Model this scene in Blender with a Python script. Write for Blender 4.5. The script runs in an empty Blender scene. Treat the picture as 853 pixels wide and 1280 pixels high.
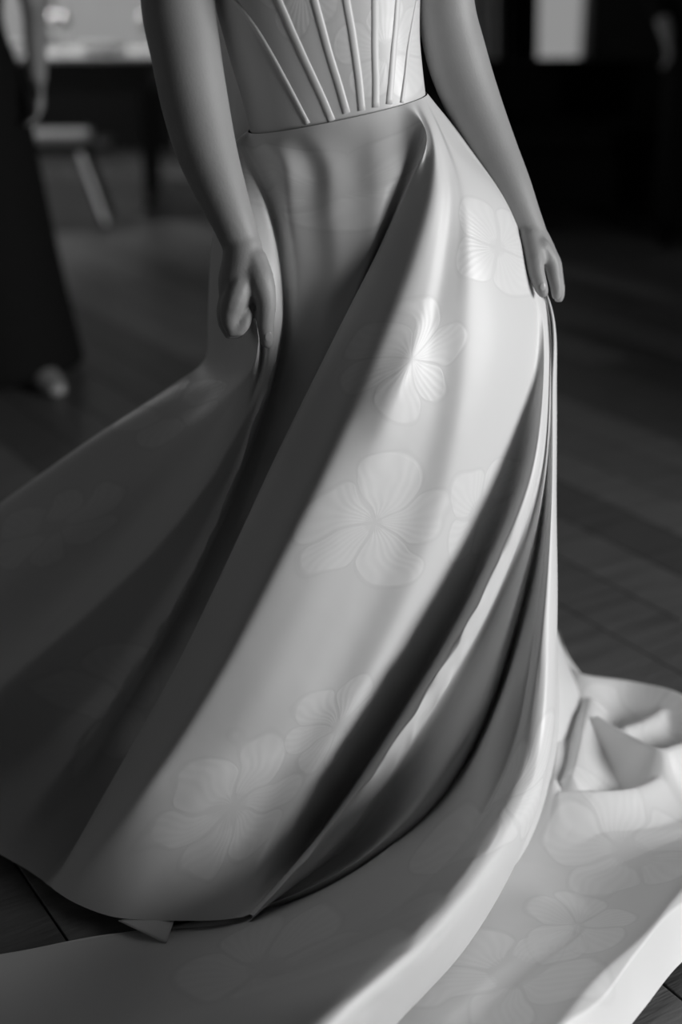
import bpy, bmesh, math, random
import numpy as np
from mathutils import Vector, Matrix
from mathutils.bvhtree import BVHTree

S = bpy.context.scene
COL = S.collection
random.seed(4)
R = math.radians

# ------------------------------------------------------------------ camera
PITCH, CAMY, CAMH, FPX = R(22), -2.0, 1.27, 1760.0
cam = bpy.data.cameras.new('camera')
camo = bpy.data.objects.new('camera', cam); COL.objects.link(camo)
camo.location = (0, CAMY, CAMH); camo.rotation_euler = (R(90) - PITCH, 0, 0)
cam.sensor_fit = 'VERTICAL'; cam.sensor_height = 36.0; cam.lens = 36.0 * FPX / 1280
cam.dof.use_dof = True; cam.dof.focus_distance = 1.90; cam.dof.aperture_fstop = 1.5
cam.clip_start = 0.05
S.camera = camo
# ------------------------------------------------------------------ sky, daylight, exposure
w = bpy.data.worlds.new('world'); S.world = w; w.use_nodes = True
w.node_tree.nodes['Background'].inputs[0].default_value = (1, 1, 1, 1)
w.node_tree.nodes['Background'].inputs[1].default_value = 0.28
def daylight(name, loc, target, sx, sy, power):
    l = bpy.data.lights.new(name, 'AREA'); l.shape = 'RECTANGLE'; l.size = sx; l.size_y = sy; l.energy = power
    o = bpy.data.objects.new(name, l); COL.objects.link(o); o.location = loc
    o.rotation_euler = (Vector(target) - Vector(loc)).to_track_quat('-Z', 'Y').to_euler()
    return o
# daylight falling in through the tall window of the right wall
daylight('window_daylight', (3.75, -1.4, 1.2), (0, -0.35, 0.7), 2.2, 1.5, 172)
# unseen light added behind an invented left-wall window, to brighten the table
daylight('added_side_light', (-4.4, 6.2, 1.7), (-1.0, 6.4, 0.6), 1.8, 1.8, 45)
S.view_settings.view_transform = 'Standard'; S.view_settings.look = 'None'
S.view_settings.gamma = 1; S.view_settings.exposure = 0.0; S.view_settings.use_curve_mapping = False

# ------------------------------------------------------------------ pixel -> world helpers
CP = Vector((0, CAMY, CAMH))
FW = Vector((0, math.cos(PITCH), -math.sin(PITCH))); UP = Vector((0, math.sin(PITCH), math.cos(PITCH)))
def ray(px, py):
    return FW + Vector((1, 0, 0)) * ((px - 426.5) / FPX) + UP * ((640 - py) / FPX)
def P(px, py, Y):
    d = ray(px, py); return CP + d * ((Y - CAMY) / d.y)
def PF(px, py, z=0.0):
    d = ray(px, py); return CP + d * ((z - CAMH) / d.z)
def proj(p):
    q = Vector(p) - CP; dz = q.dot(FW)
    return 426.5 + FPX * q.x / dz, 640 - FPX * q.dot(UP) / dz, dz

# ------------------------------------------------------------------ materials
def mat(name, col, rough=0.6, spec=0.5, noise=0.0, nscale=6.0, bump=0.0, bscale=60.0, sheen=0.0, stretch=None):
    m = bpy.data.materials.new(name); m.use_nodes = True
    nt = m.node_tree; b = nt.nodes['Principled BSDF']
    c = col if isinstance(col, (tuple, list)) else (col, col, col)
    b.inputs['Base Color'].default_value = (*c, 1)
    b.inputs['Roughness'].default_value = rough
    b.inputs['Specular IOR Level'].default_value = spec
    b.inputs['Sheen Weight'].default_value = sheen
    tc = nt.nodes.new('ShaderNodeTexCoord'); mp = nt.nodes.new('ShaderNodeMapping')
    nt.links.new(tc.outputs['Object'], mp.inputs[0])
    if stretch: mp.inputs['Scale'].default_value = stretch
    if noise:
        n = nt.nodes.new('ShaderNodeTexNoise'); n.inputs['Scale'].default_value = nscale; n.inputs['Detail'].default_value = 5
        nt.links.new(mp.outputs[0], n.inputs['Vector'])
        r = nt.nodes.new('ShaderNodeMapRange'); r.inputs[3].default_value = 1 - noise; r.inputs[4].default_value = 1 + noise
        nt.links.new(n.outputs['Fac'], r.inputs[0])
        mx = nt.nodes.new('ShaderNodeVectorMath'); mx.operation = 'SCALE'; mx.inputs[0].default_value = c
        nt.links.new(r.outputs[0], mx.inputs['Scale']); nt.links.new(mx.outputs[0], b.inputs['Base Color'])
    if bump:
        n = nt.nodes.new('ShaderNodeTexNoise'); n.inputs['Scale'].default_value = bscale; n.inputs['Detail'].default_value = 3
        nt.links.new(mp.outputs[0], n.inputs['Vector'])
        bp = nt.nodes.new('ShaderNodeBump'); bp.inputs['Strength'].default_value = bump; bp.inputs['Distance'].default_value = 0.01
        nt.links.new(n.outputs['Fac'], bp.inputs['Height']); nt.links.new(bp.outputs[0], b.inputs['Normal'])
    return m

def flower_group():
    g = bpy.data.node_groups.new('flower_motif', 'ShaderNodeTree')
    for nm, ty in (('Vector', 'NodeSocketVector'), ('Center', 'NodeSocketVector'), ('Radius', 'NodeSocketFloat'), ('Turn', 'NodeSocketFloat'), ('Petals', 'NodeSocketFloat')):
        g.interface.new_socket(nm, in_out='INPUT', socket_type=ty)
    for nm in ('Fill', 'Line'):
        g.interface.new_socket(nm, in_out='OUTPUT', socket_type='NodeSocketFloat')
    N, L = g.nodes, g.links
    gi = N.new('NodeGroupInput'); go = N.new('NodeGroupOutput')
    def M(op, a, b=None, c=None, clamp=False):
        n = N.new('ShaderNodeMath'); n.operation = op; n.use_clamp = clamp
        for i, v in enumerate((a, b, c)):
            if v is None: continue
            if isinstance(v, (int, float)): n.inputs[i].default_value = v
            else: L.new(v, n.inputs[i])
        return n.outputs[0]
    sub = N.new('ShaderNodeVectorMath'); sub.operation = 'SUBTRACT'
    L.new(gi.outputs['Vector'], sub.inputs[0]); L.new(gi.outputs['Center'], sub.inputs[1])
    # slight organic wobble
    nz = N.new('ShaderNodeTexNoise'); nz.inputs['Scale'].default_value = 9; nz.inputs['Detail'].default_value = 1
    L.new(gi.outputs['Vector'], nz.inputs['Vector'])
    sp = N.new('ShaderNodeSeparateXYZ'); L.new(sub.outputs[0], sp.inputs[0])
    x, y = sp.outputs[0], sp.outputs[1]
    r = M('DIVIDE', M('SQRT', M('ADD', M('MULTIPLY', x, x), M('MULTIPLY', y, y))), gi.outputs['Radius'])
    r = M('ADD', r, M('MULTIPLY', M('SUBTRACT', nz.outputs['Fac'], 0.5), 0.9))
    th = M('ADD', M('ADD', M('ARCTAN2', y, x), gi.outputs['Turn']), M('MULTIPLY', nz.outputs['Fac'], 1.1))
    k = M('MULTIPLY', th, M('MULTIPLY', gi.outputs['Petals'], 0.5))
    ac = M('ABSOLUTE', M('COSINE', k))
    edge = M('ADD', 0.52, M('MULTIPLY', M('POWER', ac, 0.45), 0.48))
    d = M('SUBTRACT', edge, r)
    fill = M('MULTIPLY', d, 22.0, clamp=True)
    gap = M('MULTIPLY', M('SUBTRACT', M('MULTIPLY', ac, r), 0.035), 16.0, clamp=True)
    fill2 = M('MULTIPLY', fill, gap)
    rib = M('ADD', M('MULTIPLY', M('SINE', M('ADD', M('MULTIPLY', th, 34), M('MULTIPLY', nz.outputs['Fac'], 6))), 0.16), 0.84)
    fill3 = M('MULTIPLY', fill2, rib)
    cen = M('MULTIPLY', M('SUBTRACT', 0.2, r), 18.0, clamp=True)
    fill4 = M('SUBTRACT', fill3, M('MULTIPLY', cen, 0.55), clamp=True)
    line = M('SUBTRACT', 1.0, M('MULTIPLY', M('ABSOLUTE', M('ADD', d, 0.03)), 26.0), clamp=True)
    L.new(fill4, go.inputs['Fill']); L.new(line, go.inputs['Line'])
    return g
FG = flower_group()

def satin(name, flowers, base=0.66):
    """ivory satin with woven (jacquard) flowers; the flowers are placed in the cloth's own flat pattern (UV, metres)"""
    m = bpy.data.materials.new(name); m.use_nodes = True
    nt = m.node_tree; b = nt.nodes['Principled BSDF']; N, L = nt.nodes, nt.links
    uv = N.new('ShaderNodeUVMap'); uv.uv_map = 'pattern'
    fill = line = None
    def mx(a, c):
        if a is None: return c
        n = N.new('ShaderNodeMath'); n.operation = 'MAXIMUM'; L.new(a, n.inputs[0]); L.new(c, n.inputs[1]); return n.outputs[0]
    for (cx, cy, rad, turn, pet) in flowers:
        g = N.new('ShaderNodeGroup'); g.node_tree = FG
        L.new(uv.outputs[0], g.inputs['Vector']); g.inputs['Center'].default_value = (cx, cy, 0)
        g.inputs['Radius'].default_value = rad; g.inputs['Turn'].default_value = turn; g.inputs['Petals'].default_value = pet
        fill = mx(fill, g.outputs['Fill']); line = mx(line, g.outputs['Line'])
    b.inputs['Specular IOR Level'].default_value = 0.5
    b.inputs['Sheen Weight'].default_value = 0.15
    b.inputs['Roughness'].default_value = 0.42
    b.inputs['Base Color'].default_value = (base, base, base, 1)
    # fine weave + faint hand-crumple relief
    tc = N.new('ShaderNodeTexCoord')
    n1 = N.new('ShaderNodeTexNoise'); n1.inputs['Scale'].default_value = 14; n1.inputs['Detail'].default_value = 2
    L.new(tc.outputs['Object'], n1.inputs['Vector'])
    bp = N.new('ShaderNodeBump'); bp.inputs['Strength'].default_value = 0.10; bp.inputs['Distance'].default_value = 0.01
    L.new(n1.outputs['Fac'], bp.inputs['Height'])
    L.new(bp.outputs[0], b.inputs['Normal'])
    if fill is not None:
        def M(op, a, c, cl=False):
            n = N.new('ShaderNodeMath'); n.operation = op; n.use_clamp = cl
            for i, v in enumerate((a, c)):
                if isinstance(v, (int, float)): n.inputs[i].default_value = v
                else: L.new(v, n.inputs[i])
            return n.outputs[0]
        val = M('SUBTRACT', M('ADD', M('MULTIPLY', fill, 0.075), base), M('MULTIPLY', line, 0.03))
        cc = N.new('ShaderNodeCombineColor')
        for i in range(3): L.new(val, cc.inputs[i])
        L.new(cc.outputs[0], b.inputs['Base Color'])
        L.new(M('SUBTRACT', 0.44, M('MULTIPLY', fill, 0.08)), b.inputs['Roughness'])
        b2 = N.new('ShaderNodeBump'); b2.inputs['Strength'].default_value = 0.06; b2.inputs['Distance'].default_value = 0.004
        L.new(fill, b2.inputs['Height']); L.new(bp.outputs[0], b2.inputs['Normal']); L.new(b2.outputs[0], b.inputs['Normal'])
    return m

M_skin = mat('skin', 0.30, 0.5, 0.4, 0.08, 25, 0.05, 400)
M_skin.node_tree.nodes['Principled BSDF'].inputs['Subsurface Weight'].default_value = 0.0
M_nail = mat('nail', 0.36, 0.3)
M_hair = mat('hair', 0.05, 0.5, 0.5, 0.4, 60)
M_black = mat('black_cloth', 0.006, 0.85, 0.15, 0.3, 40)
M_blackl = mat('black_leather', 0.006, 0.8, 0.1, 0.2, 20)
M_wall = mat('wall_plaster', 0.62, 0.8, 0.3, 0.08, 3)
M_panel = mat('dark_wall_paint', 0.012, 0.7, 0.3, 0.2, 3)
M_frame = mat('window_frame_paint', 0.25, 0.5)
M_white = mat('white_linen', 0.75, 0.7, 0.3, 0.06, 8)
M_china = mat('white_china', 0.8, 0.2)
M_pale = mat('pale_cushion', 0.45, 0.7, 0.3, 0.1, 12)
M_darkwood = mat('dark_wood', 0.012, 0.5, 0.4, 0.4, 8, stretch=(1, 8, 1))
M_steel = mat('brushed_metal', 0.5, 0.3); M_steel.node_tree.nodes['Principled BSDF'].inputs['Metallic'].default_value = 1
M_curt = mat('pale_curtain', 0.6, 0.8, 0.3, 0.1, 10)
M_planks = [mat('plank_stain_%d' % i, 0.08 + 0.02 * i, 0.36, 0.5, 0.55, 3.0, 0.25, 14, stretch=(1, 9, 1)) for i in range(6)]
M_gapfill = mat('subfloor', 0.09, 0.6, 0.3, 0.4, 5)
def glassmat():
    m = bpy.data.materials.new('window_glass'); m.use_nodes = True; nt = m.node_tree
    nt.nodes.remove(nt.nodes['Principled BSDF'])
    t = nt.nodes.new('ShaderNodeBsdfTransparent'); g = nt.nodes.new('ShaderNodeBsdfGlossy'); g.inputs['Roughness'].default_value = 0.05
    mx = nt.nodes.new('ShaderNodeMixShader'); fr = nt.nodes.new('ShaderNodeFresnel'); fr.inputs[0].default_value = 1.3
    nt.links.new(fr.outputs[0], mx.inputs[0]); nt.links.new(t.outputs[0], mx.inputs[1]); nt.links.new(g.outputs[0], mx.inputs[2])
    nt.links.new(mx.outputs[0], nt.nodes['Material Output'].inputs[0]); return m
M_glass = glassmat()

# ------------------------------------------------------------------ mesh helpers
def link(name, me, m=None, parent=None, smooth=True):
    if m: me.materials.append(m)
    if smooth: me.polygons.foreach_set('use_smooth', [True] * len(me.polygons))
    o = bpy.data.objects.new(name, me); COL.objects.link(o)
    if parent: o.parent = parent
    return o
def bmobj(name, bm, m=None, parent=None, smooth=False):
    bmesh.ops.recalc_face_normals(bm, faces=bm.faces)
    me = bpy.data.meshes.new(name); bm.to_mesh(me); bm.free(); return link(name, me, m, parent, smooth)
def box(bm, x0, x1, y0, y1, z0, z1, bev=0.0):
    r = bmesh.ops.create_cube(bm, size=1)
    for v in r['verts']:
        v.co = Vector(((x0 + x1) / 2 + v.co.x * (x1 - x0), (y0 + y1) / 2 + v.co.y * (y1 - y0), (z0 + z1) / 2 + v.co.z * (z1 - z0)))
    if bev:
        es = list({e for v in r['verts'] for e in v.link_edges})
        bmesh.ops.bevel(bm, geom=es, offset=bev, segments=2, affect='EDGES', profile=0.6)
    return bm
def tag(o, label, cat, group=None):
    o['label'] = label; o['category'] = cat
    if group: o['group'] = group
    return o
def thing(name, label, cat, loc=(0, 0, 0), rz=0, group=None):
    o = bpy.data.objects.new(name, None); COL.objects.link(o); o.location = loc; o.rotation_euler[2] = rz
    return tag(o, label, cat, group)
def struct(o):
    o['kind'] = 'structure'; return o
def cr(pts, n):
    """centripetal-like Catmull-Rom resample of Nx k array to n points, even arc length (first 3 cols)"""
    p = np.array(pts, float)
    d = np.r_[0, np.cumsum(np.maximum(np.linalg.norm(np.diff(p[:, :3], axis=0), axis=1), 1e-5) ** 0.75)]
    tt = np.linspace(0, d[-1], 400)
    out = np.stack([pchip(d, p[:, i], tt, False) for i in range(p.shape[1])], 1)
    s = np.r_[0, np.cumsum(np.linalg.norm(np.diff(out[:, :3], axis=0), axis=1))]
    t2 = np.linspace(0, s[-1], n)
    return np.stack([np.interp(t2, s, out[:, i]) for i in range(p.shape[1])], 1)
def pchip(x, y, xi, mono=True):
    """cubic hermite along axis 0 of y; mono -> limited slopes, else 3-point slopes"""
    x = np.asarray(x, float); y = np.asarray(y, float); one = y.ndim == 1
    if one: y = y[:, None]
    h = np.diff(x)[:, None]; dl = np.diff(y, axis=0) / h; m = np.zeros_like(y)
    if len(x) > 2:
        w1 = 2 * h[1:] + h[:-1]; w2 = h[1:] + 2 * h[:-1]
        if mono:
            ok = dl[:-1] * dl[1:] > 0
            with np.errstate(all='ignore'):
                hm = (w1 + w2) / (w1 / dl[:-1] + w2 / dl[1:])
            m[1:-1] = np.where(ok, hm, 0)
        else:
            m[1:-1] = (h[1:] * dl[:-1] + h[:-1] * dl[1:]) / (h[1:] + h[:-1])
    m[0] = dl[0]; m[-1] = dl[-1]
    i = np.clip(np.searchsorted(x, xi, side='right') - 1, 0, len(x) - 2)
    t = ((xi - x[i]) / (x[i + 1] - x[i]))[:, None]; hh = h[i]
    o = ((2*t**3 - 3*t**2 + 1) * y[i] + (t**3 - 2*t**2 + t) * hh * m[i] + (-2*t**3 + 3*t**2) * y[i+1] + (t**3 - t**2) * hh * m[i+1])
    return o[:, 0] if one else o
def tube(bm, pts, n=14, seg=0, ref=(0, 1, 0), caps=True):
    """closed tube; pts rows: x,y,z,ra[,rb]; ra along the side axis, rb along ref"""
    p = [list(q) + [q[3]] * (5 - len(q)) for q in pts]
    if seg: p = [list(q) for q in cr(p, seg)]
    rings = []
    for i, q in enumerate(p):
        a = Vector(p[max(i - 1, 0)][:3]); b = Vector(p[min(i + 1, len(p) - 1)][:3])
        t = (b - a).normalized(); rf = Vector(ref); v = rf - t * rf.dot(t)
        if v.length < 1e-3: v = t.orthogonal()
        v.normalize(); s = t.cross(v)
        rings.append([bm.verts.new(Vector(q[:3]) + s * (q[3] * math.cos(2 * math.pi * k / n)) + v * (q[4] * math.sin(2 * math.pi * k / n))) for k in range(n)])
    for a, b in zip(rings, rings[1:]):
        for k in range(n): bm.faces.new((a[k], a[(k + 1) % n], b[(k + 1) % n], b[k]))
    if caps: bm.faces.new(rings[0][::-1]); bm.faces.new(rings[-1])
def limb(bm, pts, n=16, seg=24, ref=(0, 1, 0)):
    """tube with rounded ends"""
    p = cr([list(q) + [q[3]] * (5 - len(q)) for q in pts], seg).tolist()
    def end(q, q2):
        d = (Vector(q[:3]) - Vector(q2[:3])).normalized(); o = []
        for a in (35, 62, 82):
            c = Vector(q[:3]) + d * (min(q[3], q[4]) * math.sin(R(a))); o.append([*c, q[3] * math.cos(R(a)), q[4] * math.cos(R(a))])
        return o
    p = end(p[0], p[1])[::-1] + p + end(p[-1], p[-2])
    tube(bm, p, n, 0, ref)
def ball(bm, c, rx, ry, rz, rot=None):
    r = bmesh.ops.create_uvsphere(bm, u_segments=24, v_segments=16, radius=1)
    for v in r['verts']:
        q = Vector((v.co.x * rx, v.co.y * ry, v.co.z * rz))
        if rot: q = rot @ q
        v.co = Vector(c) + q
def remeshed(name, bm, voxel, m, smooth_it=5, parent=None):
    me = bpy.data.meshes.new(name + '_src'); bmesh.ops.recalc_face_normals(bm, faces=bm.faces); bm.to_mesh(me); bm.free()
    o = bpy.data.objects.new(name + '_src', me); COL.objects.link(o)
    md = o.modifiers.new('r', 'REMESH'); md.mode = 'VOXEL'; md.voxel_size = voxel
    sm = o.modifiers.new('s', 'SMOOTH'); sm.factor = 0.5; sm.iterations = smooth_it
    dg = bpy.context.evaluated_depsgraph_get()
    me2 = bpy.data.meshes.new_from_object(o.evaluated_get(dg)); me2.name = name
    bpy.data.objects.remove(o); bpy.data.meshes.remove(me)
    me2.materials.clear()
    return link(name, me2, m, parent)

# ================================================================== SETTING
XW, XE, YS, YN, ZC = -4.2, 3.55, -4.2, 7.6, 3.1
TH = 0.18
bm = bmesh.new(); box(bm, XW - TH, XE + TH, YS - TH, YN + TH, -0.12, -0.016)
floor = struct(bmobj('floor', bm, M_gapfill))
bm = bmesh.new(); box(bm, XW - TH, XE + TH, YS - TH, YN + TH, ZC, ZC + 0.15); struct(bmobj('ceiling', bm, M_panel))
# floorboards run diagonally across the view
ang = R(-58); dv = Vector((math.cos(ang), math.sin(ang), 0)); nv = Vector((-dv.y, dv.x, 0))
PW, PL = 0.158, 2.35
meshes = []
for i in range(6):
    bm = bmesh.new(); box(bm, -PW / 2 + .0018, PW / 2 - .0018, -PL / 2 + .0015, PL / 2 - .0015, -0.016, 0.0, 0.0016)
    bmesh.ops.recalc_face_normals(bm, faces=bm.faces)
    me = bpy.data.meshes.new('plank'); bm.to_mesh(me); bm.free(); me.materials.append(M_planks[i]); meshes.append(me)
cnt = 0
for i in range(-30, 40):
    off = random.random() * PL
    for j in range(-5, 6):
        c = nv * (i * PW) + dv * (j * PL + off) + Vector((0, 2.4, 0))
        ends = [c + dv * (s * PL / 2) for s in (-1, 0, 1)]
        if not all(XW < e.x < XE and YS < e.y < YN for e in ends): continue
        vis = False
        for s in (-1, -.5, 0, .5, 1):
            e = c + dv * (s * PL / 2)
            if e.y > -1.4 and abs(e.x) < 3.9: vis = True
        if not vis: continue
        o = bpy.data.objects.new('plank', meshes[random.randrange(6)]); COL.objects.link(o); o.parent = floor
        o.location = c; o.rotation_euler[2] = ang - R(90); cnt += 1
print('planks', cnt)

def wall(name, along, fixed, a0, a1, openings, m=None):
    """wall slab with rectangular openings (a0,a1,z0,z1)"""
    bm = bmesh.new()
    def seg(p, q, z0, z1):
        if q - p < 1e-4 or z1 - z0 < 1e-4: return
        if along == 'x': box(bm, p, q, *fixed, z0, z1)
        else: box(bm, *fixed, p, q, z0, z1)
    cur = a0
    for (p, q, z0, z1) in sorted(openings):
        seg(cur, p, 0, ZC); seg(p, q, 0, z0); seg(p, q, z1, ZC); cur = q
    seg(cur, a1, 0, ZC)
    return struct(bmobj(name, bm, m or M_wall))
nwin = 0
def window(along, c, p, q, z0, z1, nx, nz):
    global nwin; nwin += 1
    def bx(bm, a, b, d0, d1, u, v):
        if along == 'x': box(bm, a, b, c + d0, c + d1, u, v, 0.004)
        else: box(bm, c + d0, c + d1, a, b, u, v, 0.004)
    bm = bmesh.new(); f = 0.05
    bx(bm, p, p + f, -.04, .04, z0, z1); bx(bm, q - f, q, -.04, .04, z0, z1)
    bx(bm, p + f, q - f, -.04, .04, z0, z0 + f); bx(bm, p + f, q - f, -.04, .04, z1 - f, z1)
    wo = struct(bmobj('window_%d' % nwin, bm, M_frame))
    xs = np.linspace(p + f, q - f, nx + 1); zs = np.linspace(z0 + f, z1 - f, nz + 1)
    for x in xs[1:-1]:
        bm = bmesh.new(); bx(bm, x - .018, x + .018, -.025, .025, z0 + f, z1 - f); bmobj('mullion', bm, M_frame, wo)
    for i in range(nx):
        for j in range(nz):
            bm = bmesh.new(); bx(bm, xs[i] + .019, xs[i + 1] - .019, -.004, .004, zs[j] + .004, zs[j + 1] - .004); bmobj('pane', bm, M_glass, wo)
    return wo
# back wall with two low-silled windows, right wall with the tall window that lights the gown
wall('wall_back', 'x', (YN, YN + TH), XW, XE, [(-4.0, -1.15, 0.45, 2.5), (1.12, 1.62, 0.5, 2.5)], M_panel)
window('x', YN + .08, -4.0, -1.15, 0.45, 2.5, 4, 2)
window('x', YN + .08, 1.12, 1.62, 0.5, 2.5, 1, 2)
wall('wall_left', 'y', (XW - TH, XW), YS, YN, [(5.2, 7.2, 0.6, 2.7)])
window('y', XW - .09, 5.2, 7.2, 0.6, 2.7, 3, 1)  # invented window, out of view, added to let in the table light
wall('wall_right', 'y', (XE, XE + TH), YS, YN, [(-2.65, -0.15, 0.4, 2.1)], M_panel)
window('y', XE + .09, -2.65, -0.15, 0.4, 2.1, 3, 1)
wall('wall_front', 'x', (YS - TH, YS), XW, XE, [], M_panel)
bm = bmesh.new(); box(bm, 1.02, 1.82, YN - .12, YN - .002, 0.36, 0.44, 0.01); struct(bmobj('trim_1', bm, M_frame))

# ================================================================== BACKGROUND THINGS
def base_at(px, py): return PF(px, py, 0.0)
# ---- long table with table-ware before the left window
tx, ty = -1.85, 5.55
t = thing('dining_table', 'dark wooden dining table by the far window, set with white tableware', 'table', (tx, ty, 0), R(4))
bm = bmesh.new(); box(bm, -1.0, 0.95, -.42, .42, .70, .74, .008); bmobj('tabletop', bm, M_darkwood, t)
bm = bmesh.new(); box(bm, -.94, .89, -.37, .37, .585, .6995, .004); bmobj('apron', bm, M_darkwood, t)
for sx in (-.9, .85):
    for sy in (-.33, .33):
        bm = bmesh.new(); tube(bm, [(sx, sy, .7, .04), (sx, sy, .3, .03), (sx, sy, 0, .024)], 10); bmobj('leg', bm, M_darkwood, t)
def onT(x, y): 
    c, s = math.cos(R(4)), math.sin(R(4)); return (tx + x * c - y * s, ty + x * s + y * c, .7405)
def lathe(name, prof, m, parent=None, n=24):
    bm = bmesh.new(); rings = []
    for r_, z in prof:
        rings.append([bm.verts.new((max(r_, .0005) * math.cos(2*math.pi*k/n), max(r_, .0005) * math.sin(2*math.pi*k/n), z)) for k in range(n)])
    for a, b in zip(rings, rings[1:]):
        for k in range(n): bm.faces.new((a[k], a[(k+1) % n], b[(k+1) % n], b[k]))
    return bmobj(name, bm, m, parent, True)
RUN = thing  # alias
bm = bmesh.new(); box(bm, -.62, .95, -.2, .435, 0, .004, .001)
cl = bmobj('table_runner', bm, M_white); cl.location = onT(0, 0); cl.rotation_euler[2] = R(4)
tag(cl, 'white linen cloth laid on the dark dining table', 'tablecloth')
plate_prof = [(.0, .004), (.075, .004), (.13, .018), (.132, .021), (.075, .009), (.0, .009)]
for i, (x, y, n) in enumerate(((.12, -.05, 4), (.62, .02, 3))):
    for k in range(n):
        o = lathe('plate', plate_prof, M_china); q = onT(x, y); o.location = (q[0], q[1], q[2] + .0045 + k * .0125)
        tag(o, ('lowest', 'second lowest', 'third lowest', 'topmost')[k if k < n - 1 else 3] + ' white china plate of the ' + ('taller', 'lower')[i] + ' stack on the dining table', 'plate', ('plates of the tall stack', 'plates of the low stack')[i])
vase = thing('vase', 'tall pale vase with white blossoms on the dining table', 'vase', (onT(-.12, .1)[0], onT(-.12, .1)[1], .7455))
lathe('vessel', [(0, 0), (.06, 0), (.085, .08), (.06, .18), (.035, .24), (.045, .27), (.04, .27), (.03, .24), (.0, .05)], M_china, vase)
for k in range(14):
    a = random.random() * 6.28; rr = random.random() * .13
    bm = bmesh.new(); hz = .33 + random.random() * .16
    tube(bm, [(0.01 * math.cos(a), .01 * math.sin(a), .2, .003), (rr * math.cos(a), rr * math.sin(a), hz, .003)], 6); st = bmobj('stem', bm, M_darkwood, vase)
    bm = bmesh.new(); ball(bm, (rr * math.cos(a), rr * math.sin(a), hz), .045, .045, .035); bmobj('blossom', bm, M_white, st, True)
gl = [(0, 0), (.032, 0), (.033, .003), (.004, .008), (.004, .08), (.03, .11), (.036, .15), (.03, .19), (.029, .19), (.034, .15), (.028, .112), (.002, .086)]
GL = ('beside the vase', 'at the corner of the linen cloth', 'between the two plate stacks', 'nearer the bench, between plate stacks', 'beyond the lower plate stack')
for k, (x, y) in enumerate(((-.5, .05), (-.42, -.1), (.36, .18), (.43, .0), (.84, .1))):
    o = lathe('wine_glass', gl, M_steel); q = onT(x, y); o.location = (q[0], q[1], .7455 if x > -.6 else .741)
    tag(o, 'stemmed wine glass on the dining table ' + GL[k], 'glass', 'wine glasses on the dining table')
# out-of-view pendant added to brighten the far table; opaque shade confines its light
pl = thing('added_lamp', 'added black dome lamp, out of view, brightening the dining table', 'lamp', (tx + .25, ty - .05, 0))
lathe('added_lamp_shade', [(.02, 2.02), (.05, 2.02), (.12, 1.96), (.20, 1.84), (.195, 1.84), (.115, 1.95), (.045, 2.01), (.02, 2.01)], M_black, pl)
bm = bmesh.new(); tube(bm, [(0, 0, 2.0, .005), (0, 0, ZC, .005)], 8); bmobj('cord', bm, M_black, pl)
bm = bmesh.new(); ball(bm, (0, 0, 1.93), .035, .035, .045)
bulb = bpy.data.materials.new('added_bulb_glow'); bulb.use_nodes = True; bb = bulb.node_tree.nodes['Principled BSDF']; bb.inputs['Emission Color'].default_value = (1, 1, 1, 1); bb.inputs['Emission Strength'].default_value = 20  # glowing bulb belonging to the added lamp
bmobj('bulb', bm, bulb, pl, True)
ld = bpy.data.lights.new('added_lamp_light', 'SPOT'); ld.energy = 45; ld.spot_size = R(100); ld.spot_blend = .5; ld.shadow_soft_size = .04  # spot added under the invented shade to lift the table corner
lo = bpy.data.objects.new('added_lamp_light', ld); COL.objects.link(lo); lo.parent = pl; lo.location = (0, 0, 1.86)
# bench with pale cushion and splayed pale legs
b = thing('bench', 'low bench with pale seat cushions in front of the dining table', 'bench', (-1.72, 5.0, 0), R(5))
bm = bmesh.new(); box(bm, -.6, .6, -.17, .17, .34, .38, .01); bmobj('seat_board', bm, M_darkwood, b)
bm = bmesh.new(); box(bm, -.56, -.1, -.165, .165, .3805, .44, .02); bmobj('cushion', bm, M_pale, b, True)
bm = bmesh.new(); box(bm, .08, .5, -.165, .165, .3805, .43, .02); bmobj('cushion', bm, M_pale, b, True)
for sx in (-1, 1):
    for sy in (-1, 1):
        bm = bmesh.new(); tube(bm, [(sx * .45, sy * .11, .34, .028), (sx * .56, sy * .15, 0, .02)], 12)
        bmobj('leg', bm, M_darkwood if sy > 0 else M_steel, b)
# ---- sofa and curtains at the right
q = base_at(755, 282)
s = thing('sofa', 'low black sofa against the dark far side, right of the window', 'sofa', (q.x, q.y + .42, 0), R(6))
bm = bmesh.new(); box(bm, -.85, .85, -.4, .4, .08, .34, .03); bmobj('base', bm, M_blackl, s)
bm = bmesh.new(); box(bm, -.85, .85, .2, .42, .34, .72, .06); bmobj('backrest', bm, M_blackl, s, True)
for sx in (-1, 1):
    bm = bmesh.new(); box(bm, sx * .85 - (.16 if sx > 0 else 0), sx * .85 + (.16 if sx < 0 else 0), -.4, .2, .34, .58, .05); bmobj('armrest', bm, M_blackl, s, True)
    bm = bmesh.new(); box(bm, min(0, sx * .685), max(0, sx * .685), -.39, .2, .341, .46, .04); bmobj('seat_cushion', bm, M_blackl, s, True)
    for sy in (-1, 1):
        bm = bmesh.new(); tube(bm, [(sx * .76, sy * .33, .08, .025), (sx * .76, sy * .33, 0, .018)], 10); bmobj('foot', bm, M_darkwood, s)
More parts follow.
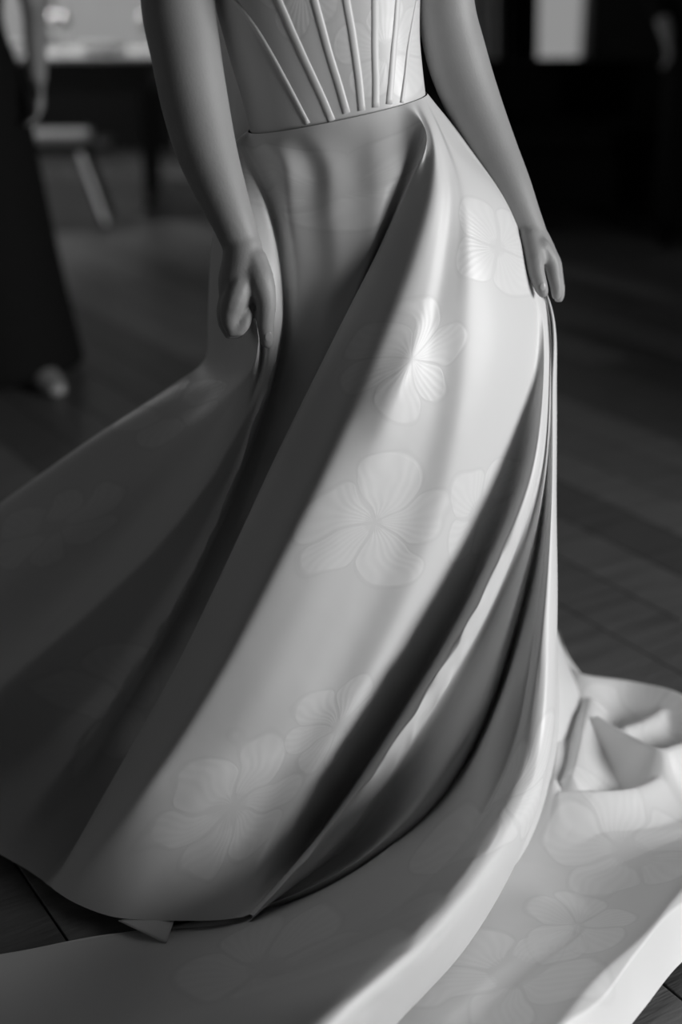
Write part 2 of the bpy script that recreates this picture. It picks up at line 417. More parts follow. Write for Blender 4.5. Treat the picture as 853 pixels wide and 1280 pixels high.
def curtain(label, x0, x1, y, m, lean, nfold):
    bm = bmesh.new(); NX, NZ = nfold * 12, 14; g = []
    for j in range(NZ + 1):
        z = .02 + (2.72 - .02) * j / NZ; row = []
        for i in range(NX + 1):
            f = i / NX; x = x0 + (x1 - x0) * f + lean * (1 - z / 2.7) ; row.append(bm.verts.new((x, y + .035 * math.sin(f * nfold * 2 * math.pi) - .0, z)))
        g.append(row)
    for j in range(NZ):
        for i in range(NX): bm.faces.new((g[j][i], g[j][i+1], g[j+1][i+1], g[j+1][i]))
    o = bmobj('curtain', bm, m, None, True); md = o.modifiers.new('t', 'SOLIDIFY'); md.thickness = .004
    return tag(o, label, 'curtain')
curtain('pale floor-length curtain hanging in folds at the edge of the wide window', -1.05, -.5, 7.2, M_curt, 0, 6)
curtain('pale floor-length curtain hanging in folds beside the black one', .66, .98, 7.15, M_curt, .10, 4)
curtain('black floor-length curtain hanging at the edge of the narrow window', .90, 1.12, 7.0, M_black, .10, 3)

# ---- simple standing people in the background
def head_shape(bm, c, s=1.0, face=Vector((0, -1, 0))):
    rz = Matrix.Rotation(math.atan2(face.x, -face.y), 3, 'Z')
    def T(v): return Vector(c) + rz @ (Vector(v) * s)
    ball(bm, T((0, .012, .03)), .077 * s, .095 * s, .105 * s)
    ball(bm, T((0, -.03, -.045)), .055 * s, .062 * s, .075 * s)
    limb(bm, [(*T((0, -.092, .03)), .010 * s), (*T((0, -.108, -.005)), .014 * s)], 8, 5)      # nose
    for sx in (-1, 1):
        ball(bm, T((sx * .078, .01, .0)), .012 * s, .02 * s, .032 * s)                          # ears
        ball(bm, T((sx * .032, -.075, .045)), .026 * s, .016 * s, .01 * s)                      # brow
    ball(bm, T((0, -.082, -.042)), .026 * s, .014 * s, .012 * s)                                # mouth
def fingers(bm, wrist, tips_dir, side, palm_len=.085, r=.0085, curl=.35, thumb_side=1):
    """relaxed hand: palm + 5 fingers. tips_dir: pointing dir, side: across the knuckles"""
    d = Vector(tips_dir).normalized(); sd = Vector(side).normalized(); n = d.cross(sd).normalized()
    limb(bm, [(*wrist, .026, .018), (*(wrist + d * palm_len * .5), .034, .016), (*(wrist + d * palm_len), .036, .014)], 12, 8, ref=n)
    for k, ln in enumerate((.068, .076, .071, .056)):
        b0 = wrist + d * (palm_len * .95) + sd * (thumb_side * (.027 - .018 * k)); p = [b0]
        for j, f in enumerate((.45, .3, .25)):
            a = curl * (j + 1); p.append(p[-1] + (d * math.cos(a) + n * math.sin(a)) * (ln * f))
        limb(bm, [(*v, r * (1 - .08 * j)) for j, v in enumerate(p)], 8, 10)
    b0 = wrist + d * .02 + sd * (thumb_side * .024)
    limb(bm, [(*b0, .012), (*(b0 + d * .03 + sd * thumb_side * .018), .0105), (*(b0 + d * .06 + sd * thumb_side * .016 + n * .012), .009)], 8, 10)
def bg_person(loc, rz, label, dress, arm_bare):
    H = 1.0
    bm = bmesh.new()
    limb(bm, [(0, 0, .9, .15, .11), (0, 0, 1.05, .125, .095), (0, -.005, 1.25, .155, .11), (0, 0, 1.40, .15, .085), (0, .01, 1.46, .07, .06)], 20, 20)
    limb(bm, [(0, .01, 1.42, .05), (0, -.005, 1.53, .046), (0, -.01, 1.58, .045)], 14, 8)
    head_shape(bm, (0, -.012, 1.63))
    for sx in (-1, 1):
        st = -.16 if dress and sx > 0 else 0
        limb(bm, [(sx * .085, 0, .92, .085), (sx * .095, -.005 + st * .5, .5, .055), (sx * .10, .02 + st * .8, .3, .05), (sx * .10, .025 + st, .09, .035)], 14, 18)
        limb(bm, [(sx * .10, .02 + st, .05, .035, .03), (sx * .105, -.10 + st, .03, .042, .024), (sx * .105, -.16 + st, .025, .03, .02)], 12, 10, ref=(0, 0, 1))
        el = Vector((sx * .25, .02, 1.10)); wr = Vector((sx * (.20 if arm_bare else .17), -.12, .90))
        limb(bm, [(sx * .17, .0, 1.40, .055), (sx * .215, .01, 1.25, .046), (*el, .04), (*((el + wr) / 2), .036), (*wr, .026)], 14, 20)
        fingers(bm, wr, (wr - el).normalized() + Vector((0, 0, -.5)), (-sx * .2, -1, 0), thumb_side=1)
    body = remeshed('person', bm, .008, M_skin, 3)
    body.location = loc; body.rotation_euler[2] = rz
    tag(body, label, 'person')
    # clothing
    bm = bmesh.new()
    if dress:
        tube(bm, [(0, 0, 1.42, .13, .09), (0, 0, 1.36, .175, .115), (0, -.005, 1.25, .175, .13), (0, 0, 1.06, .145, .115), (0, 0, .92, .18, .15), (0, 0, .6, .225, .2), (0, 0, .3, .265, .25), (.01, 0, .03, .30, .29)], 32, 40)
        bmobj('dress', bm, M_black, body, True)
        for sx in (-1, 1):
            bm = bmesh.new(); tube(bm, [(sx * .16, 0, 1.41, .062), (sx * .215, .01, 1.25, .056), (sx * .232, .013, 1.18, .054)], 14, 10); bmobj('sleeve', bm, M_black, body, True)
    else:
        tube(bm, [(0, .01, 1.47, .075, .07), (0, 0, 1.42, .16, .10), (0, -.005, 1.25, .185, .135), (0, 0, 1.05, .165, .125), (0, 0, .9, .185, .145), (0, 0, .76, .195, .15)], 28, 26); bmobj('jacket', bm, M_black, body, True)
        for sx in (-1, 1):
            bm = bmesh.new(); tube(bm, [(sx * .085, 0, .95, .098), (sx * .095, -.005, .5, .078), (sx * .10, .02, .3, .074), (sx * .10, .02, .06, .072)], 18, 16); bmobj('trouser_leg', bm, M_black, body, True)
            bm = bmesh.new(); tube(bm, [(sx * .16, 0, 1.42, .066), (sx * .215, .01, 1.25, .06), (sx * .25, .02, 1.10, .054), (sx * .185, -.075, .965, .045)], 14, 20); bmobj('sleeve', bm, M_black, body, True)
    for sx in (-1, 1):
        st = -.16 if dress and sx > 0 else 0
        bm = bmesh.new(); limb(bm, [(sx * .10, .035 + st, .05, .042, .045), (sx * .105, -.05 + st, .042, .046, .038), (sx * .107, -.14 + st, .03, .044, .026), (sx * .107, -.20 + st, .024, .028, .02)], 14, 14, ref=(0, 0, 1))
        bmobj('shoe', bm, M_shoe if dress else M_blackl, body, True)
    bm = bmesh.new(); ball(bm, (0, .02, 1.69), .09, .10, .085); ball(bm, (0, .06, 1.63), .08, .06, .09); bmobj('hair', bm, M_hair, body, True)
    return body
M_shoe = mat('patent_shoe', 0.35, 0.12, 0.8)
q = base_at(62, 492)
bg_person((q.x - .24, q.y + .22, 0), R(30), 'person in a long black dress with bare forearms standing at the left', True, True)
q = base_at(815, 288)
bg_person((q.x + .12, q.y - .25, 0), R(-15), 'person in a black suit standing before the black sofa', False, False)

# ================================================================== THE BRIDE
# ---- bodice rings: (left px, right px, front depth, back depth)
RINGS = [((313, 163), (532, 117), .100, .10), ((303, 122), (528, 82), .103, .10), ((290, 80), (525, 47), .107, .10),
         ((278, 38), (525, 8), .112, .10), ((268, 0), (527, -32), .120, .10), ((261, -45), (533, -75), .132, .10),
         ((261, -90), (541, -115), .135, .10), ((270, -125), (536, -148), .118, .095)]
def ring_frame(i, grow=1.0):
    l, r_, f, bk = RINGS[i]; a = P(*l, 0.0); b_ = P(*r_, 0.0); c = (a + b_) / 2
    return c, (b_ - a) / 2 * grow, f * grow, bk * grow
def ring_pt(fr, th):
    c, h, f, bk = fr; co, si = math.cos(th), math.sin(th)
    e = 2 / 2.25
    x = math.copysign(abs(co) ** e, co); y = math.copysign(abs(si) ** e, si)
    return c + h * x + Vector((0, -1, 0)) * (y * (f if si > 0 else bk))
frames = [ring_frame(i) for i in range(len(RINGS))]
def frame_at(t):
    A = np.array([[*fr[0], *fr[1], fr[2], fr[3]] for fr in frames]); v = pchip(np.arange(len(frames)), A, np.array([t]), False)[0]
    return Vector(v[0:3]), Vector(v[3:6]), v[6], v[7]

# ---- body: one continuous skin surface (torso, head, arms, hands, legs)
def AP(px, py, Y, hw, hy=None):
    """arm point from the outline's centre and half-width (pixels)"""
    p = P(px, py, Y); sc = (Y - CAMY) / FPX / ray(px, py).y
    return [*p, hw * sc, (hy if hy else hw * 0.95) * sc]
bm = bmesh.new()
tp = []
for i in range(len(frames) - 1, -1, -1):
    c, h, f, bk = frames[i]; tp.append((*(c + Vector((0, (bk - f) / 2, 0))), h.length * .96, (f + bk) / 2 * .95))
wc = frames[0][0]
top = [( .0, .02, 1.47, .065, .06), (.0, .015, 1.43, .14, .08), (-.01, .005, 1.38, .165, .095)]
hip = [(wc.x, .02, wc.z - .1, .13, .1), (wc.x, .04, wc.z - .2, .15, .105), (wc.x, .06, wc.z - .3, .12, .09)]
limb(bm, top + tp + hip, 28, 60)
limb(bm, [(0, .025, 1.43, .055), (0, .01, 1.52, .047), (.0, .0, 1.60, .046)], 16, 10)
head_shape(bm, (0, -.012, 1.645))
for sx in (-1, 1):
    limb(bm, [(wc.x + sx * .07, .06, .84, .08), (wc.x + sx * .07, .06, .5, .055), (wc.x + sx * .07, .09, .32, .05), (wc.x + sx * .07, .10, .11, .034)], 14, 18)
    limb(bm, [(wc.x + sx * .07, .11, .10, .034, .04), (wc.x + sx * .07, .04, .05, .036, .028), (wc.x + sx * .07, -.04, .03, .036, .018)], 12, 10, ref=(0, 0, 1))
# her right arm (left in the picture)
armR = [AP(268, -190, 0.0, 50), AP(238, -110, -.03, 48), AP(223, 0, -.065, 47), AP(233, 70, -.085, 44), AP(245, 135, -.10, 42),
        AP(259, 190, -.115, 38), AP(277, 240, -.130, 32), AP(292, 278, -.14, 27), AP(303, 308, -.145, 24, 21)]
limb(bm, armR, 56, 110)
# her left arm
armL = [AP(574, -195, 0.0, 48), AP(560, -110, .02, 43), AP(557, 0, .035, 36), AP(571, 70, .04, 38), AP(592, 130, .035, 35),
        AP(617, 190, .02, 31), AP(638, 235, .005, 27), AP(655, 272, -.005, 22), AP(664, 292, -.01, 20, 18)]
limb(bm, armL, 56, 110)
def F(pts, n=10, seg=14): limb(bm, [AP(*p) for p in pts], n, seg)
# right hand: seen from the thumb side, fist pinching the cloth; fingers stack away from the lens
F([(303, 303, -.145, 24, 22), (304, 328, -.150, 27, 25), (299, 355, -.150, 27, 30), (293, 378, -.145, 19, 34)], 18, 18)   # palm
for k, (dx, dy, Y) in enumerate(((0, 0, -.172), (-3, 3, -.152), (-4, 1, -.131), (-3, -4, -.112))):
    F([(306 + dx, 342 + dy, Y + .010, 16), (294 + dx, 374 + dy, Y - .002, 17), (288 + dx, 394 + dy, Y, 14), (294 + dx, 415 + dy, Y, 10), (305 + dx, 404 + dy, Y, 9.5), (309 + dx, 390 + dy, Y + .004, 9)])
F([(316, 325, -.155, 19), (327, 352, -.168, 17), (333, 378, -.172, 13), (332, 404, -.170, 11.5), (334, 427, -.166, 9)])     # thumb
F([(312, 335, -.155, 20), (312, 358, -.160, 16), (306, 380, -.160, 12)])                                             # web of the thumb
# left hand
F([(663, 290, -.01, 19, 18), (671, 306, -.012, 20, 20), (679, 318, -.012, 18, 24)], 16, 14)
for k, (dx, dy, Y) in enumerate(((0, 0, -.034), (3, 3, -.012), (3, 2, .008), (0, -4, .026))):
    F([(677 + dx, 308 + dy, Y, 11.5), (689 + dx, 326 + dy, Y, 10.5), (693 + dx, 345 + dy, Y, 9.2), (696 + dx, 360 + dy, Y, 8), (696 + dx, 369 + dy, Y, 7)])
F([(662, 296, -.025, 15), (668, 322, -.045, 13), (671, 342, -.055, 11), (676, 357, -.06, 9.5), (679, 365, -.06, 8)])
bride = remeshed('person', bm, .0032, M_skin, 4)
tag(bride, 'bride in a pale satin gown holding up her skirt with both hands', 'person')
bvh = BVHTree.FromObject(bride, bpy.context.evaluated_depsgraph_get())
def nail(px, py, w_, h_, tilt):
    d = ray(px, py).normalized(); hit, n, _, _ = bvh.ray_cast(CP, d)
    if hit is None: return
    bm = bmesh.new(); ball(bm, (0, 0, -.0006), w_, h_, .0011)
    o = bmobj('fingernail', bm, M_nail, bride, True)
    q = n.to_track_quat('Z', 'Y').to_matrix() @ Matrix.Rotation(tilt, 3, 'Z')
    o.matrix_world = Matrix.Translation(hit) @ q.to_4x4()
nail(336, 421, .0052, .0075, 0.0)
nail(679, 358, .0045, .0060, 0.0)
bm = bmesh.new(); ball(bm, (0, .02, 1.705), .09, .105, .085); ball(bm, (0, .07, 1.66), .07, .06, .08); ball(bm, (0, .12, 1.63), .055, .05, .05); bmobj('hair', bm, M_hair, bride, True)

# ---- bodice
NR, NT = 110, 96
verts = []; 
for j in range(NR + 1):
    fr = frame_at(j / NR * (len(RINGS) - 1))
    for k in range(NT): verts.append(ring_pt(fr, 2 * math.pi * k / NT))
faces = [(j*NT+k, j*NT+(k+1) % NT, (j+1)*NT+(k+1) % NT, (j+1)*NT+k) for j in range(NR) for k in range(NT)]
me = bpy.data.meshes.new('gown_bodice'); me.from_pydata(verts, [], faces)
ul = me.uv_layers.new(name='pattern')
vi = np.zeros(len(me.loops), int); me.loops.foreach_get('vertex_index', vi)
V = np.array(verts); uvs = np.stack([V[vi, 0] , V[vi, 2]], 1); ul.data.foreach_set('uv', uvs.ravel())
bodice = link('gown_bodice', me, satin('bodice_satin', [(.06, 1.14, .07, .3, 5), (-.05, 1.22, .06, 1.3, 5)], .62), bride)
bodice['label'] = 'corset bodice with raised boning channels'
bvb = BVHTree.FromPolygons([tuple(v) for v in verts], faces)
def on_bodice(px, py):
    h, n, _, _ = bvb.ray_cast(CP, ray(px, py).normalized()); return h, n
BON = [[(385, 154.5), (356, 99), (338, 66), (318, 33), (293, 0), (270, -30), (262, -50)], [(415, 151), (400, 116), (385, 84), (366, 42), (348, 0), (331, -40), (318, -80), (308, -110)],
       [(435.5, 148), (423, 105), (411, 66), (402, 33), (393, 0), (383, -45), (376, -90), (372, -118)], [(453, 145), (448, 95), (443, 58), (438, 28), (433, 0), (429, -45), (427, -90), (426, -120)],
       [(470, 141), (470, 95), (469, 58), (469, 28), (469, 0), (471, -45), (474, -90), (476, -122)], [(486, 137), (490, 95), (493, 58), (496, 28), (498, 0), (504, -45), (509, -90), (511, -122)],
       [(502, 132), (507, 95), (511, 58), (516, 28), (521, 0)]]
for i, ln in enumerate(BON):
    pts = []
    for (x, y) in np.array(cr([(a, b_, 0) for a, b_ in ln], 40))[:, :2]:
        h, n = on_bodice(x, y)
        if h is None: continue
        pts.append((*(h + n * .0002), (.0052 if 0 < i < 6 else .0034), .0020 if 0 < i < 6 else .0022, *n))
    bm = bmesh.new(); rings = []
    for k, q in enumerate(pts):
        a = Vector(pts[max(k-1, 0)][:3]); b_ = Vector(pts[min(k+1, len(pts)-1)][:3]); t_ = (b_-a).normalized(); n = Vector(q[5:8]); s_ = t_.cross(n).normalized()
        rings.append([bm.verts.new(Vector(q[:3]) + s_ * q[3] * math.cos(2*math.pi*m_/12) + n * q[4] * math.sin(2*math.pi*m_/12)) for m_ in range(12)])
    for a, b_ in zip(rings, rings[1:]):
        for m_ in range(12): bm.faces.new((a[m_], a[(m_+1) % 12], b_[(m_+1) % 12], b_[m_]))
    bm.faces.new(rings[0]); bm.faces.new(rings[-1])
    bmobj('boning', bm, satin('boning_satin', [], .66) if i == 0 else bpy.data.materials['boning_satin'], bodice, True)

# ---- skirt: fold lines, each from the waist seam (angle on the waist ring) to the hem, in order around the body
WR = frame_at(0.0); WR = (WR[0], WR[1] * 1.022, WR[2] + .003, WR[3] + .003)   # the skirt sits just proud of the bodice
FL = 'floor'
# (name, waist angle deg, [(px, py, Y) ...], hem point (px, py, z))
LINES = [
 ('backleft', 215, [(300, 215, .16), (285, 300, .18), (278, 400, .19), (268, 470, .20), (130, 585, .27), (0, 680, .32)], (-260, 800, .01)),
 ('sil', 192, [(286, 205, .09), (265, 300, .11), (260, 380, .12), (259, 425, .118), (258, 447, .116), (250, 458, .116), (225, 474, .118), (190, 497, .125), (130, 536, .14), (60, 585, .16), (0, 628, .18), (-140, 730, .2)], (-300, 845, .01)),
 ('side', 186, [(288, 190, .05), (280, 290, .04), (285, 380, .02), (296, 448, -.01), (180, 560, .04), (40, 680, .08), (-100, 790, .1)], (-260, 900, .01)),
 ('gath', 182, [(291, 180, .02), (296, 280, -.03), (308, 370, -.07), (321, 402, -.150), (323, 434, -.155), (300, 490, -.11), (255, 560, -.06), (165, 672, .0), (60, 775, .02)], (-200, 960, .01)),
 ('lr', 179, [(294, 178, .0), (310, 280, -.06), (322, 380, -.10), (327, 448, -.125), (287, 560, -.11), (215, 665, -.075), (120, 760, -.04), (40, 830, -.03)], (-140, 1000, .01)),
 ('lv', 176, [(293, 178, -.03), (313, 265, -.112), (330, 345, -.152), (336, 448, -.146), (296, 570, -.10), (235, 690, -.06), (150, 810, -.03), (60, 920, -.03)], (-60, 1030, .01)),
 ('strip', 171, [(299, 178, -.045), (329, 255, -.104), (347, 330, -.136), (353, 395, -.142), (344, 452, -.142), (312, 545, -.128), (268, 660, -.09), (200, 790, -.06), (110, 920, -.06)], (-10, 1062, .01)),
 ('stripback', 160, [(316, 182, -.055), (340, 258, -.085), (353, 335, -.10), (355, 398, -.10), (344, 470, -.085), (310, 570, -.055), (270, 670, -.035), (210, 790, -.02), (130, 930, -.04)], (25, 1082, .01)),
 ('fp1', 150, [(340, 190, -.093), (350, 265, -.098), (360, 340, -.105), (358, 410, -.10), (340, 500, -.085), (305, 610, -.06), (270, 700, -.045), (215, 800, -.03), (140, 940, -.05)], (32, 1086, .01)),
 ('fp2', 133, [(362, 198, -.107), (362, 265, -.118), (372, 340, -.122), (368, 410, -.118), (345, 510, -.10), (310, 620, -.07), (275, 710, -.05), (220, 810, -.04), (145, 950, -.06)], (38, 1090, .01)),
 ('fp3', 118, [(388, 205, -.108), (392, 265, -.122), (398, 340, -.128), (385, 420, -.125), (358, 510, -.11), (318, 620, -.075), (282, 710, -.06), (226, 815, -.05), (150, 960, -.07)], (44, 1094, .01)),
 ('fp4', 104, [(412, 205, -.118), (418, 265, -.131), (424, 330, -.137), (404, 415, -.133), (370, 510, -.115), (326, 620, -.085), (288, 710, -.07), (232, 820, -.06), (155, 970, -.08)], (50, 1098, .01)),
 ('fp5', 88, [(442, 200, -.115), (446, 260, -.130), (444, 330, -.137), (418, 410, -.135), (380, 505, -.12), (333, 615, -.09), (294, 710, -.075), (238, 825, -.07), (160, 980, -.09)], (54, 1101, .01)),
 ('fp6', 73, [(472, 192, -.117), (472, 250, -.131), (458, 325, -.137), (428, 405, -.135), (388, 500, -.12), (339, 612, -.095), (300, 712, -.085), (243, 830, -.08), (164, 985, -.10)], (57, 1104, .01)),
 ('valley', 55, [(512, 190, -.109), (498, 242, -.114), (470, 322, -.120), (436, 402, -.128), (394, 500, -.12), (343, 612, -.105), (303, 715, -.10), (247, 832, -.10), (168, 987, -.12)], (60, 1106, .012)),
 ('edge', 44, [(527, 150, -.098), (535, 174, -.119), (509, 238, -.128), (474, 315, -.144), (434, 392, -.158), (388, 482, -.178), (334, 592, -.185), (284, 700, -.19), (222, 828, -.195), (140, 975, -.21)], (64, 1109, .014)),
 ('dark', 37, [(534, 176, -.112), (524, 235, -.136), (496, 315, -.162), (462, 395, -.186), (418, 490, -.214), (366, 600, -.245), (314, 705, -.255), (244, 842, -.265), (150, 990, -.28)], (70, 1114, .018)),
 ('ridge', 32, [(541, 172, -.112), (541, 230, -.143), (523, 310, -.174), (494, 395, -.206), (455, 490, -.242), (404, 600, -.28), (350, 705, -.295), (276, 845, -.305), (176, 1000, -.315)], (80, 1121, .022)),
 ('br1', 28, [(545, 172, -.108), (553, 230, -.138), (543, 310, -.168), (524, 395, -.200), (492, 490, -.246), (446, 600, -.272), (394, 710, -.289), (325, 850, -.302), (235, 1005, -.318)], (150, 1148, .022)),
 ('br2', 24, [(549, 172, -.098), (562, 230, -.128), (558, 310, -.157), (546, 395, -.188), (524, 490, -.224), (490, 600, -.25), (440, 720, -.27), (376, 860, -.285), (292, 1010, -.305)], (215, 1151, .022)),
 ('sub', 21, [(553, 172, -.090), (571, 230, -.122), (572, 310, -.152), (566, 395, -.182), (552, 490, -.208), (526, 600, -.232), (480, 725, -.252), (412, 870, -.268), (328, 1015, -.29)], (255, 1151, .022)),
 ('subridge', 18, [(557, 172, -.088), (579, 228, -.116), (585, 305, -.147), (583, 395, -.177), (576, 490, -.202), (558, 600, -.225), (516, 730, -.244), (444, 875, -.262), (356, 1022, -.285)], (285, 1149, .022)),
 ('rp1', 14, [(563, 174, -.072), (595, 230, -.098), (608, 305, -.126), (612, 395, -.156), (606, 490, -.18), (586, 600, -.198), (540, 732, -.21), (462, 882, -.225), (372, 1030, -.26)], (298, 1147, .022)),
 ('rp2', 9, [(571, 178, -.050), (612, 235, -.066), (636, 310, -.085), (645, 395, -.112), (638, 490, -.135), (612, 602, -.150), (560, 738, -.165), (478, 890, -.188), (384, 1038, -.235)], (305, 1146, .022)),
 ('rvalley', 4, [(581, 184, -.025), (630, 250, -.035), (658, 325, -.045), (669, 395, -.066), (664, 470, -.085), (640, 590, -.105), (584, 738, -.135), (496, 892, -.165), (398, 1040, -.22)], (311, 1143, .022)),
 ('wall1', 0, [(585, 184, -.010), (636, 255, -.018), (664, 332, -.03), (676, 395, -.056), (675, 470, -.082), (656, 590, -.135), (597, 732, -.19), (501, 898, -.24), (405, 1036, -.275)], (314, 1143, .024)),
 ('rope1', -2, [(586, 183, .0), (638, 255, -.008), (666, 332, -.02), (679, 392, -.052), (680, 470, -.086), (663, 595, -.160), (606, 736, -.222), (508, 903, -.275), (414, 1036, -.305)], (316, 1146, .026)),
 ('rope1b', -4, [(586, 182, .006), (639, 255, .0), (668, 334, -.015), (682, 392, -.046), (683, 470, -.08), (671, 598, -.152), (619, 742, -.21), (524, 910, -.262), (428, 1044, -.295)], (314, 1150, .022)),
 ('rope1c', -6, [(586, 181, .012), (640, 255, .006), (669, 335, -.01), (684, 392, -.04), (685, 472, -.078), (673, 602, -.138), (623, 748, -.165), (530, 918, -.222), (436, 1052, -.265)], (300, 1153, .012)),
 ('p2a', -8, [(586, 180, .016), (640, 254, .01), (670, 335, -.006), (686, 393, -.04), (687, 474, -.074), (676, 605, -.134), (632, 750, -.168), (548, 922, -.23), (456, 1058, -.28)], (260, 1158, .012)),
 ('p2b', -11, [(586, 179, .02), (640, 253, .014), (670, 335, -.002), (687, 393, -.042), (688, 476, -.077), (680, 608, -.140), (651, 742, -.178), (590, 915, -.25), (515, 1022, -.30), (400, 1104, -.355), (290, 1148, -.385)], (150, 1166, .010)),
 ('crease', -14, [(585, 178, .026), (640, 252, .018), (671, 335, .0), (688, 393, -.036), (689, 478, -.075), (682, 610, -.132), (657, 745, -.15), (600, 920, -.215), (528, 1028, -.27), (410, 1112, -.33), (270, 1162, -.39)], (40, 1186, .01)),
 ('p3a', -17, [(585, 177, .03), (640, 251, .022), (671, 335, .004), (689, 393, -.038), (690, 480, -.076), (684, 612, -.136), (663, 750, -.172), (612, 925, -.275), (545, 1040, -.345), (420, 1130, -.43), (240, 1190, -.48)], (-120, 1225, .012)),
 ('p3b', -20, [(585, 176, .034), (640, 250, .026), (671, 335, .008), (690, 393, -.04), (690, 484, -.077), (687, 615, -.140), (672, 756, -.190), (640, 930, -.298), (576, 1060, -.42), (460, 1160, -.55), (300, 1240, -.64)], (-160, 1370, .012)),
 ('rope2a', -24, [(584, 175, .038), (640, 249, .03), (671, 335, .012), (691, 393, -.044), (692, 488, -.080), (690, 618, -.146), (680, 762, -.212), (661, 932, -.318), (612, 1050, -.51), (535, 1155, -.70), (435, 1250, -.87)], (160, 1500, .2)),
 ('rope2', -28, [(584, 174, .042), (640, 248, .034), (671, 335, .016), (692, 393, -.042), (694, 490, -.077), (693, 620, -.143), (688, 765, -.21), (676, 934, -.318), (634, 1050, -.495), (563, 1155, -.675), (468, 1255, -.84)], (230, 1520, .2)),
 ('rope2b', -32, [(583, 173, .05), (638, 246, .042), (670, 334, .022), (693, 393, -.034), (696, 490, -.056), (696, 622, -.11), (697, 768, -.165), (690, 936, -.255), (655, 1056, -.345), (592, 1165, -.44), (505, 1270, -.56)], (320, 1480, .012)),
 ('back1', -45, [(580, 172, .07), (630, 240, .07), (662, 330, .06), (688, 395, .02), (692, 490, .0), (690, 620, -.03), (694, 765, -.06), (698, 900, -.11), (670, 1050, -.2)], (600, 1200, .012)),
 ('back2', -65, [(560, 175, .11), (600, 245, .14), (630, 330, .17), (650, 400, .17), (665, 500, .17), (675, 620, .17), (690, 760, .14)], (735, 890, .012)),
 ('back3', -90, [(425, 190, .15), (440, 260, .22), (450, 340, .28), (455, 430, .34), (460, 560, .42)], (480, 760, .012)),
 ('back4', -115, [(350, 190, .16), (330, 260, .22), (310, 340, .26), (280, 440, .33), (200, 560, .42)], (60, 745, .012)),
]
LINES.append(('backleft2', LINES[0][1], LINES[0][2], LINES[0][3]))
LINES[-1] = (LINES[-1][0], LINES[-1][1] - 360, LINES[-1][2], LINES[-1][3])
NV = 240
rows = []
for nm, th, pts, hem in LINES:
    w0 = ring_pt(WR, R(th))
    p = [tuple(w0)] + [tuple(P(*q)) for q in pts] + [tuple(PF(*hem))]
    p = [(a[0], a[1], max(a[2], .008)) for a in p]
    rows.append(cr(p, NV))
rows = np.array(rows)                      # lines x NV x 3
# smooth each fold line along its length
for _ in range(3): rows[:, 1:-1] = rows[:, 1:-1] * .5 + (rows[:, :-2] + rows[:, 2:]) * .25
mid = rows[:, ::8].mean(1) * 0
d = np.linalg.norm(np.diff(rows, axis=0), axis=2)[:, int(NV * .35):].mean(1)
U = np.r_[0, np.cumsum(np.maximum(d, .012) ** .8)]
NU = 560
# more samples where folds are tight
wgt = np.concatenate([np.linspace(U[i], U[i + 1], max(8, int(NU * (0.5 / (len(U) - 1) + 0.5 * (U[i + 1] - U[i]) / U[-1]))), endpoint=False) for i in range(len(U) - 1)])
G = pchip(U, rows.reshape(len(U), -1), wgt, True).reshape(len(wgt), NV, 3)   # u x v x 3 (closed)
nu = len(wgt)
for _ in range(5): G = G * .5 + (np.roll(G, 1, 0) + np.roll(G, -1, 0)) * .25
G[:, 0] = np.array([ring_pt(WR, R(a)) for a in np.interp(wgt, U, [l[1] for l in LINES])])
for _ in range(2): G[:, 1:-1] = G[:, 1:-1] * .5 + (G[:, :-2] + G[:, 2:]) * .25
# small crinkles along the two rolled folds
vv = np.linspace(0, 1, NV); rs = np.random.RandomState(3)
for nm, v0 in (('rope1', .45), ('rope1b', .45), ('rope2a', .45), ('rope2', .5), ('strip', .12)):
    uc = U[[l[0] for l in LINES].index(nm)]
    nz = np.interp(vv * 60, np.arange(61), rs.randn(61)); nz2 = np.interp(vv * 60, np.arange(61), rs.randn(61))
    for _ in range(2): nz[1:-1] = nz[1:-1] * .5 + (nz[:-2] + nz[2:]) * .25; nz2[1:-1] = nz2[1:-1] * .5 + (nz2[:-2] + nz2[2:]) * .25
    k = np.exp(-((wgt - uc) / .014) ** 2)[:, None] * np.clip((vv - v0) * 5, 0, 1)[None] * np.clip((1 - vv) * 8, 0, 1)[None]
    G[..., 1] += k * nz[None] * .0035; G[..., 0] += k * nz2[None] * .0025
# flat cloth pattern coordinates (metres): a ring sector
sl = np.linalg.norm(np.diff(G, axis=1), axis=2).sum(1).mean()
R0 = .22
wid = np.linalg.norm(np.roll(G, -1, 0) - G, axis=2)[:, int(NV * .5)]
phi = np.r_[0, np.cumsum(wid)][:nu] / (R0 + sl * .5)
rad = R0 + np.linspace(0, 1, NV) * sl
UVP = np.stack([rad[None] * np.sin(phi)[:, None], -rad[None] * np.cos(phi)[:, None]], 2)
